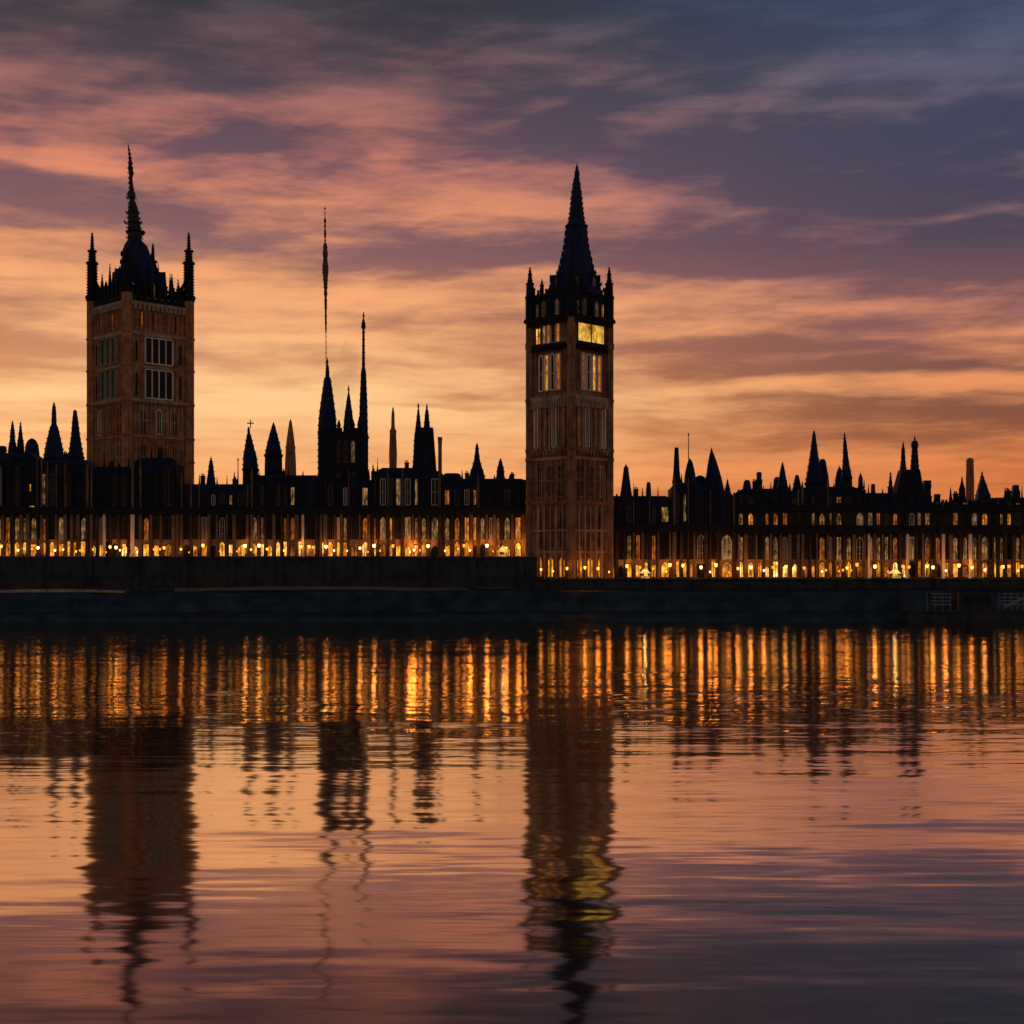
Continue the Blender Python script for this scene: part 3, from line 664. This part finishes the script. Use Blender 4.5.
def needle():
    D = 374.0
    prof = [(y, h*.78) for y, h in [(209,.3),(216,.5),(218,.5),(219.5,1.7),(222,1.7),(223.5,.8),(226,1.6),(228,.8),(231,1.5),(237,1.4),(238,.8),(243,1.0),(244,2.4),(250,3.0),(256,3.6),(258,2.8),(262,3.4),(270,4.4),(276,3.4),(284,2.8),(291,2.0),(292,2.6),(297,1.6),(304,1.9),(312,1.3),(320,1.4),(332,.9),(334,.45),(366,.5),(400,.6),(420,.8)]]
    M['hazed_iron'] = plain('haze_browned_iron', (.10, .055, .035), .7)  # brown tone paints the haze that fades the mast
    spire_thing('needle_mast','very tall thin needle mast with ragged bulges rising above the central cluster','mast',326.5,D,prof,6,mat='iron',top='hazed_iron',split=400,lean=-1.6,slits=False)
needle()
def smoke():
    D = 378.0; b = MB(); rr = random.Random(5)
    m, t, o = new_mat('thin_smoke'); v = t.node('ShaderNodeVolumePrincipled'); t.put(v.inputs['Color'], (.6, .55, .52)); v.inputs['Density'].default_value = .035
    t.l.new(v.outputs[0], o.inputs['Volume'])
    me = bpy.data.meshes.new('smoke'); N, K = 18, 14; vs = []; fs = []
    for i in range(K + 1):
        y = 338 + (428 - 338)*i/K; c = 344 + 5*math.sin(i*.5) - (i/K - .5)*6; q = (15 + 4*math.sin(i*1.1))*math.sin(math.pi*(i+.15)/(K+.3))**.6
        for k in range(N):
            an = 2*math.pi*k/N; rr_ = q*D/F*(1 + .16*math.sin(3*an+i))
            vs.append((px(c, D)+rr_*math.cos(an), D+rr_*.8*math.sin(an), pz(y, D)))
    for i in range(K):
        for k in range(N): fs.append((i*N+k, i*N+(k+1)%N, (i+1)*N+(k+1)%N, (i+1)*N+k)[::-1])
    fs.append(tuple(range(N))[::-1][::-1]); fs.append(tuple(range(K*N, K*N+N))[::-1])
    me.from_pydata(vs, [], fs); me.update(); me.materials.append(m)
    ob = bpy.data.objects.new('smoke', me); col.objects.link(ob); tag(ob, 'faint grey smoke drifting between the thin mast and the right spire of the central cluster', 'smoke', kind='stuff')
smoke()

def cluster():
    D = 352.0; S = D/F; g = 8.0; Z = lambda y: pz(y, D)-g; cx = 343.5
    root = empty('turreted_tower', (px(cx, D), D, g)); tag(root, 'dark central tower block crowned by three unequal spires, below the thin needle mast', 'tower')
    X = lambda p: (p-cx)*S
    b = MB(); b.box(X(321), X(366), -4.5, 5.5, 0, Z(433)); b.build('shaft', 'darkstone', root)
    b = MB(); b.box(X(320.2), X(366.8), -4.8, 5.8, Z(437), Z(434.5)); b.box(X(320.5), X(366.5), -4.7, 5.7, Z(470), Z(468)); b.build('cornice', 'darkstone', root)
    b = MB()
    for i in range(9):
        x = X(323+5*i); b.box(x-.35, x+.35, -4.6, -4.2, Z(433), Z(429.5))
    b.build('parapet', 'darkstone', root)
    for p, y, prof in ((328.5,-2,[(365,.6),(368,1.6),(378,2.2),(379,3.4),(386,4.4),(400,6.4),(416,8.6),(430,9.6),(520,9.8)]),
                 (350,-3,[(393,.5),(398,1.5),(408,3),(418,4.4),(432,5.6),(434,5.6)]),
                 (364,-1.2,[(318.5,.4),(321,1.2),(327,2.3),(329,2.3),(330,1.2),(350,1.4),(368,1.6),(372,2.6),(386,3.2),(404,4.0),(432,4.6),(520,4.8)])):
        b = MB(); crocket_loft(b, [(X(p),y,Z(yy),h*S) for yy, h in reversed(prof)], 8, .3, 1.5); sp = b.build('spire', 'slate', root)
        f = MB(); t = prof[0]; f.loft([(X(p),y,Z(t[0])-.1,.12),(X(p),y,Z(t[0])+.4,.3),(X(p),y,Z(t[0])+1.6,.04)], 6); f.build('finial', 'iron', sp)
    for p in (341, 355, 361):
        f = MB(); f.loft([(X(p),-4.2,Z(434),.5),(X(p),-4.2,Z(428),.45),(X(p),-4.2,Z(427),.6),(X(p),-4.2,Z(418 if p > 355 else 421),.05)], 6); f.build('pinnacle', 'darkstone', root)
    I = Matrix()
    for p, gl in ((341,'glass'),(348,'glass'),(355,'glow_pale')):
        window(root, I, X(p)-.5, X(p)+.5, Z(464), Z(442), -4.5, gl, 'pier', 2, .14, True, 2)
        window(root, I, X(p)-.5, X(p)+.5, Z(500), Z(474), -4.5, 'glass', 'pier' if p != 348 else 'darkstone', 2, .14, True, 2)
cluster()

def twin(cx, D, label, sp, body, ytop, low):
    S = D/F; g = 8.0; Z = lambda y: pz(y, D)-g; X = lambda p: (p-cx)*S
    root = empty('twin_spired_tower', (px(cx, D), D, g)); tag(root, label, 'tower')
    x0, x1 = X(body[0]), X(body[1])
    b = MB(); b.add([(X(low[0]),-2.5,0),(X(low[1]),-2.5,0),(X(low[1]),3,0),(X(low[0]),3,0),(X(low[0]),-2.5,Z(low[2])),(X(low[1]),-2.5,Z(low[2])),(X(low[1]),3,Z(low[2])),(X(low[0]),3,Z(low[2])),(x0,-1.8,Z(ytop)),(x1,-1.8,Z(ytop)),(x1,1.8,Z(ytop)),(x0,1.8,Z(ytop))],
                    [(0,3,2,1),(0,1,5,4),(1,2,6,5),(2,3,7,6),(3,0,4,7),(4,5,9,8),(5,6,10,9),(6,7,11,10),(7,4,8,11),(8,9,10,11)])
    b.build('shaft', 'darkstone', root)
    for p, prof in sp:
        b = MB(); crocket_loft(b, [(X(p),-.6,Z(y),h*S) for y, h in reversed(prof)], 8, .28, 1.2); s = b.build('spire', 'slate', root)
        f = MB(); y = prof[0][0]; f.loft([(X(p),-.6,Z(y)-.1,.14),(X(p),-.6,Z(y)+.3,.3),(X(p),-.6,Z(y)+1.4,.04)], 6); f.build('finial', 'iron', s)
    I = Matrix()
    for p in ((body[0]*.7+body[1]*.3), (body[0]*.3+body[1]*.7)):
        window(root, I, X(p)-.4, X(p)+.4, Z(low[2]+22), Z(low[2]+4), -2.5, 'glass', 'pier', 2, .12, True, 2)
twin(424, 358, 'dark twin-spired tower between the brown belfry and the flat drum', [(418.5,[(408,.5),(414,1.4),(426,2.8),(438,4.4),(470,6)]),(427,[(409,1),(412,1.8),(426,3.2),(440,5.6),(455,7.6),(472,9)])], (416,433), 428, (413,436,470))
twin(909, 356, 'dark twin tower with two blunt tips right of the thin curved spire', [(902.5,[(447,1.2),(449,1.7),(460,2.2),(476,4),(495,7)]),(914,[(441,2.2),(443,3.4),(448,3.4),(449,2.8),(468,4.2),(478,5.6),(495,7)])], (900,918), 470, (894,922,496))

# ------------------------------------------------------------------ palace ranges
WG = 'wings of the riverside palace'
def wing(x0, x1, D, ground, eave, ridge, label, cornices, storeys, seed, rooftype='gable', bay=(6, 11), glow=.3, extra=()):
    """x0..x1, eave, ridge and storeys are picture columns / rows at distance D; ground = height of the promenade"""
    r = random.Random(seed); S = D/F; cx = (x0+x1)/2; Z = lambda y: pz(y, D)-ground; X = lambda p: (p-cx)*S
    root = empty('palace_wing', (px(cx, D), D, ground)); tag(root, label, 'palace', WG)
    L0, L1 = X(x0)+.02, X(x1)-.02; dep = 9.0; I = Matrix()
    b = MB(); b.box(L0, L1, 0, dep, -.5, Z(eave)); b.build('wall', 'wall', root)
    b = MB(); b.box(L0, L1, -.03, .02, Z(cornices[0][0])+.02, Z(eave)); b.build('mansard', 'slate', root)
    b = MB(); zr = Z(ridge); ze = Z(eave)
    if rooftype == 'gable':
        b.add([(L0,.4,ze),(L1,.4,ze),(L1,dep,ze),(L0,dep,ze),(L0+1,dep*.5,zr),(L1-1,dep*.5,zr)], [(0,3,2,1),(0,1,5,4),(1,2,5),(2,3,4,5),(3,0,4)])
    else:
        i = min(3, (L1-L0)*.15); b.add([(L0+.2,.4,ze),(L1-.2,.4,ze),(L1-.2,dep,ze),(L0+.2,dep,ze),(L0+i,2.5,zr),(L1-i,2.5,zr),(L1-i,dep-2,zr),(L0+i,dep-2,zr)], [(0,3,2,1),(4,5,6,7),(0,1,5,4),(1,2,6,5),(2,3,7,6),(3,0,4,7)])
    roof = b.build('roof', 'slate', root)
    nst = max(1, int((L1-L0)/9))
    for k in range(nst):
        x = L0 + (L1-L0)*(k+r.uniform(.3, .7))/nst; h = r.uniform(.6, 2.0)
        c = MB(); c.box(x-.5, x+.5, dep*.5-.5, dep*.5+.5, ze, zr+h); c.box(x-.62, x+.62, dep*.5-.62, dep*.5+.62, zr+h, zr+h+.25)
        c.box(x-.35, x-.08, dep*.5-.2, dep*.5+.2, zr+h+.25, zr+h+.9); c.box(x+.08, x+.35, dep*.5-.2, dep*.5+.2, zr+h+.25, zr+h+.75); c.build('chimney', 'darkstone', roof)
    b = MB(); yg = storeys[0][1] - 2.2; b.box(L0, L1, -.035, .01, 0, Z(yg)); b.box(L0, L1, -.32, .01, Z(yg)+.01, Z(yg)+.3); b.build('ground_storey', 'base', root)
    for (ya, yb, out, mt) in cornices:
        b = MB(); b.box(L0, L1, -out, .02, Z(yb), Z(ya)); b.box(L0, L1, -out*1.25, .02, Z(ya)-.35, Z(ya)-.02); b.build('cornice', mt, root)
    b = MB(); b.box(L0, L1, -.12, .35, ze-.02, ze+.5)
    x = L0+.4
    while x < L1-.5: b.box(x, x+.45, -.1, .32, ze+.5, ze+1.05); x += .95
    b.build('parapet', 'darkstone', root)
    xs = [x0]
    while xs[-1] < x1-bay[0]*1.4: xs.append(min(x1, xs[-1]+r.uniform(*bay)))
    if x1-xs[-1] > .1: xs[-1] = x1
    for i, p in enumerate(xs):
        x = min(max(X(p), L0+.5), L1-.5); hw = r.choice((r.uniform(.14, .26), r.uniform(.2, .36), r.uniform(.3, .5))); tone = r.random()
        mt = 'pale' if tone < .09 else ('pier' if tone < .58 else 'wall')
        yt = storeys[-1][1]-2
        q = MB(); q.box(x-hw, x+hw, -.75, .02, 0, Z(cornices[-1][1])-.02); q.box(x-hw-.12, x+hw+.12, -.95, .02, 0, 1.2)
        bt = q.build('buttress', mt, root)
        q = MB(); top = ze + r.uniform(1.6, 4.2) if r.random() < .7 else ze+.4
        q.box(x-hw*.7, x+hw*.7, -.55, .02, Z(cornices[0][0])+.02, ze); crocket_loft(q, [(x,-.26,ze,hw*.95),(x,-.26,ze+.9,hw*.9),(x,-.26,ze+1.0,hw*1.15),(x,-.26,top+.2,.05)], 4, .16, .7)
        q.build('pinnacle', 'darkstone' if r.random() < .75 else 'pier', bt)
    for i in range(len(xs)-1):
        a, c = X(xs[i]), X(xs[i+1]); wd = c-a
        a += wd*.2+.15; c -= wd*.2+.15
        if c-a < .5: continue
        for si, (yb, yt, mode) in enumerate(storeys):
            t = r.random()
            if mode == 'lit':
                g = 'glow3' if t < .16 else 'glow2' if t < .48 else 'glow1' if t < .78 else 'glow0' if t < .9 else 'glass'
                dy = r.choice((r.uniform(-1.5, 4), r.uniform(0, 3), -3))
                window(root, I, a-.1, c+.1, Z(yb)+.05, Z(max(yt+dy, yt-1.6)), -.04, g, 'wall', r.choice((1, 2, 2, 3)), .14, r.random() < .6, 0)
            elif mode == 'tall':
                g = 'glow1' if t < glow*.14 else 'glow0' if t < glow*.45 else 'glow_dim' if t < glow+.14 else 'glass'
                ft = 'pale' if r.random() < .2 else 'pier' if r.random() < .35 else 'wall'
                window(root, I, a, c, Z(yb), Z(yt), 0, g, ft, r.choice((2, 2, 3)), .13, r.random() < .7, 2)
            else:
                g = 'glow_dim' if t < .07 else 'glow0' if t < .07+glow*.15 else 'glass'
                ft = 'pale' if r.random() < .12 else 'pier' if r.random() < .35 else 'darkstone'
                window(root, I, a, c, Z(yb), Z(yt), -.035, g, ft, 2, .13, False, 1)
    for (xa, xb, ya, yb, g) in extra:
        window(root, I, X(xa), X(xb), Z(yb), Z(ya), -.02, g, 'darkstone', 2, .12, False, 1, proud=.3)
    return root
LC = [(507.5, 514.5, .9, 'darkstone')]; LS = lambda e: [(556.5, 543, 'lit'), (540.5, 517.5, 'tall'), (505, e+6, 'top')]
DL = 345.0
wing(-150, -42, DL, ZL, 476, 466, 'palace wing beyond the left edge of the frame', LC, LS(476), 1, glow=.5)
wing(-42, 40, DL, ZL, 462, 452, 'left-edge palace wing with a lit square window under short pinnacles', LC, LS(462), 2, 'mansard', glow=.6, extra=[(27.5,33,484,491.5,'glow2'),(27,35,505.8,507.2,'glow2'),(58-50,62-50,530,543,'glow1')])
wing(40, 90, DL, ZL, 468, 459, 'palace wing beneath the two broad pointed spires left of the massive tower', LC, LS(468), 3, 'mansard', glow=.2)
wing(90, 131, DL, ZL, 471, 466, 'dark palace wing in front of the left half of the massive tower', LC, LS(471), 4, 'mansard', glow=.15)
wing(131, 176, DL, ZL, 464, 457, 'higher dark palace wing in front of the right half of the massive tower', LC, LS(464), 5, 'mansard', glow=.15)
wing(176, 250, DL, ZL, 489, 483, 'low palace wing under the small isolated spirelet', LC, LS(489), 6, glow=.25)
wing(250, 319, DL, ZL, 481, 474, 'palace wing under the cross-topped spire and the plain sharp spire', LC, LS(481), 7, glow=.25)
wing(319, 371, DL, ZL, 482, 477, 'palace wing in front of the central three-spired tower', LC, LS(482), 8, glow=.3)
wing(371, 442, DL, ZL, 473, 467, 'palace wing under the brown belfry and the twin-spired tower', LC, LS(473), 9, 'mansard', glow=.5)
wing(442, 534, DL, ZL, 484, 478, 'brightest-lit palace wing directly left of the lit tower', LC, LS(484), 10, 'mansard', glow=1.1)
RC1 = [(525, 532, .9, 'darkstone')]; RC2 = [(505.5, 511.5, .8, 'darkstone'), (526, 534, .95, 'darkstone')]
RS1 = lambda e: [(577.5, 563, 'lit'), (560, 535, 'tall'), (522, e+6, 'top')]
RS2 = lambda e: [(577.5, 563, 'lit'), (560, 537, 'tall'), (525, 513, 'tall'), (503, e+5, 'top')]
DR = 338.0
wing(606, 672, DR, ZR, 501, 495, 'palace wing right of the lit tower under the capped obelisk', RC1, RS1(501), 11, glow=.4)
wing(672, 708, DR, ZR, 488, 482, 'tall dark palace wing with the low round dome', RC1, RS1(488), 12, 'mansard', glow=.15)
wing(708, 736, DR, ZR, 497, 491, 'narrow palace wing below the leaf-shaped spire', RC1, RS1(497), 13, glow=.6)
wing(736, 800, DR, ZR, 494, 488, 'palace wing with a row of amber upper windows below the hunched turret', RC2, RS2(494), 14, 'mansard', glow=.6)
wing(800, 866, DR, ZR, 492, 486, 'palace wing beneath the red-tipped spire and the thin curved spire', RC2, RS2(492), 15, 'mansard', glow=.6)
wing(866, 932, DR, ZR, 498, 492, 'palace wing under the twin tower on the right', RC2, RS2(498), 16, glow=.45)
wing(932, 990, DR, ZR, 508 - 4, 501, 'lower palace wing under the gabled spire', RC2, RS2(499), 17, glow=.5)
wing(990, 1056, DR, ZR, 502, 497, 'palace wing at the right edge under the battlemented turret', RC2, RS2(500), 18, 'mansard', glow=.55)
wing(1056, 1170, DR, ZR, 500, 492, 'palace wing beyond the right edge of the frame', RC2, RS2(500), 19, glow=.5)

# ------------------------------------------------------------------ lamps on the promenade
LAMPS = {}
def lamp(loc, size, power, tone, where):
    if tone not in LAMPS:
        root = empty('street_lamp', (0,0,0))
        b = MB(); b.loft([(0,0,0,.28),(0,0,.25,.28),(0,0,.3,.12),(0,0,1,.09),(0,0,2.35,.06)], 8); b.loft([(0,0,2.3,.1),(0,0,2.38,.26),(0,0,2.42,.26)], 8); b.build('post', 'iron', root)
        b = MB(); b.loft([(0,0,2.42,.18),(0,0,2.62,.27),(0,0,2.9,.32),(0,0,3.12,.28)], 8); b.build('lantern', 'lantern_' + tone, root)
        b = MB(); b.loft([(0,0,3.12,.34),(0,0,3.26,.24),(0,0,3.3,.06),(0,0,3.55,.03)], 8); b.build('cap', 'iron', root)
        LAMPS[tone] = root; o = root
    else:
        src = LAMPS[tone]; o = src.copy(); col.objects.link(o)
        for ch in src.children:
            c = ch.copy(); col.objects.link(c); c.parent = o
    o.location = loc; o.scale = (size, size, size)
    side = {'high': 'high promenade left of the lit tower', 'low': 'low promenade right of the lit tower', 'tower': 'paving at the foot of the lit tower'}[where]
    word = {'deep': 'dull orange', 'amber': 'amber', 'bright': 'bright yellow-white'}[tone]
    tag(o, word + ' lantern lamp on the ' + side, 'street lamp', word + ' lamps ' + ('at the tower foot' if where == 'tower' else 'on the ' + where + ' promenade'))
    ld = bpy.data.lights.new('lamp_light', 'POINT'); ld.energy = power * {'deep': .5, 'amber': 1, 'bright': 1.8}[tone]
    ld.color = (1, .27, .035); ld.shadow_soft_size = .5
    lo = bpy.data.objects.new('lamp_light', ld); col.objects.link(lo); lo.location = (loc[0], loc[1] + .2, loc[2] + 3.75*size)
r = random.Random(8)
def tone(): return r.choices(('deep', 'amber', 'bright'), (3, 4, 2))[0]
x = -60
while x < 545:
    D = r.uniform(340.5, 343.2); pw = (42 if x < 300 else 60 if x < 395 else 210) * r.uniform(.3, 1.8)
    if px(x, D) < XT - .5: lamp((px(x, D), D, ZL), r.uniform(.5, 1.15), pw, tone(), 'high')
    x += r.choice((4, 6, 8, 13, 17))
x = 600
while x < 1090:
    D = r.uniform(333.0, 336.2); pw = (115 if x < 760 else 75) * r.uniform(.3, 1.8)
    if x > 618: lamp((px(x, D), D, ZR), r.uniform(.55, 1.25), pw, tone(), 'low')
    x += r.choice((4, 6, 9, 13, 18))
for x, D in ((541, 328.5), (553, 325.5), (567, 323), (585, 323.2), (598, 325.8), (609, 328.6)): lamp((px(x, D), D, ZR), r.uniform(.6, 1), 45 if x < 580 else 170, 'amber', 'tower')

# ------------------------------------------------------------------ lit tents and landing stage
def tent(cx, D, ground, wpx, hpx, label):
    S = D/F; root = empty('market_tent', (px(cx, D), D, ground)); tag(root, label, 'tent', 'tents on the promenade')
    w2 = wpx*S/2; h = hpx*S
    b = MB()
    rg = [(h*.42,w2*1.35),(h*.5,w2*1.12),(h*.62,w2*.66),(h*.8,w2*.28),(h,.05)]
    vs = [(q*math.cos(R(45+90*k)), q*math.sin(R(45+90*k)), z) for z, q in rg for k in range(4)]
    b.add(vs, [(i*4+k, i*4+(k+1)%4, i*4+4+(k+1)%4, i*4+4+k) for i in range(4) for k in range(4)]); b.build('canopy', 'canvas', root)
    for sx in (-1, 1):
        for sy in (-1, 1):
            p = MB(); p.box(sx*w2*.9-.06, sx*w2*.9+.06, sy*w2*.9-.06, sy*w2*.9+.06, 0, h*.45); p.build('leg', 'white', root)
    b = MB(); b.box(-w2*.8, w2*.8, -w2*.8, -w2*.6, 0, .9); b.build('counter', 'canvas', root)
    b = MB(); b.loft([(0,0,h*.5,.15),(0,0,h*.5+.2,.3),(0,0,h*.5+.4,.1)], 8); b.build('lamp', 'lantern', root)
    ld = bpy.data.lights.new('tent_light', 'POINT'); ld.energy = 160; ld.color = (1, .55, .18); ld.shadow_soft_size = .3
    lo = bpy.data.objects.new('tent_light', ld); col.objects.link(lo); lo.location = (px(cx, D), D, ground + h*.42)
tent(503, 334, ZL, 13, 15, 'pale pointed tent glowing on the high promenade left of the lit tower')
tent(645, 328, ZR, 12, 14, 'pale pointed tent on the low promenade below the capped obelisk')
tent(895, 328, ZR, 11, 14, 'pale pointed tent on the low promenade below the twin tower')

def stage():
    D = 297.0; S = D/F; cx = 968; X = lambda p: (p-cx)*S; Z = lambda y: pz(y, D)
    root = empty('landing_stage', (px(cx, D), D, 0)); tag(root, 'dark floating landing stage with pale railings moored at the right-hand bank', 'landing stage')
    b = MB(); b.box(X(905), X(1062), -3, 4, -.5, Z(612)); b.box(X(903), X(1064), -3.3, 4.2, Z(612), Z(610.5)); b.build('pontoon', 'quay', root)
    b = MB(); b.box(X(957), X(990), -1.5, 3.5, Z(610.4), Z(590)); b.build('cabin', 'quay', root)
    b = MB(); b.box(X(955), X(992), -2.2, 4, Z(590), Z(588.4)); b.box(X(960), X(988), -1.4, 3.2, Z(588.4), Z(587)); b.build('roof', 'slate', root)
    for a, c in ((923, 954), (994, 1019)):
        b = MB()
        for y in (593.5, 597, 600.5, 604): b.box(X(a)+r.uniform(0, 1), X(c)-r.uniform(0, 2.4), -2.9, -2.78, Z(y)-.07, Z(y)+.07)
        for k in range(5): xx = X(a)+(X(c)-X(a))*k/4; b.box(xx-.05, xx+.05, -2.88, -2.8, Z(610.5), Z(592.5))
        b.build('railing', 'white', root)
    for i in range(4):
        window(root, Matrix(), X(961+7*i), X(965.5+7*i), Z(602), Z(595), -1.5, 'glass', 'quay', 2, .1, False)
    b = MB(); b.bar((X(1000), -2.5, Z(607)), (X(1020), -2.5, Z(597)), .2, 1.4); b.build('gangway', 'white', root)
    for p in (908, 1058): 
        b = MB(); b.loft([(X(p),4.8,-1,.4),(X(p),4.8,Z(590),.4),(X(p),4.8,Z(589),.05)], 10); b.build('mooring_pile', 'iron', root)
stage()
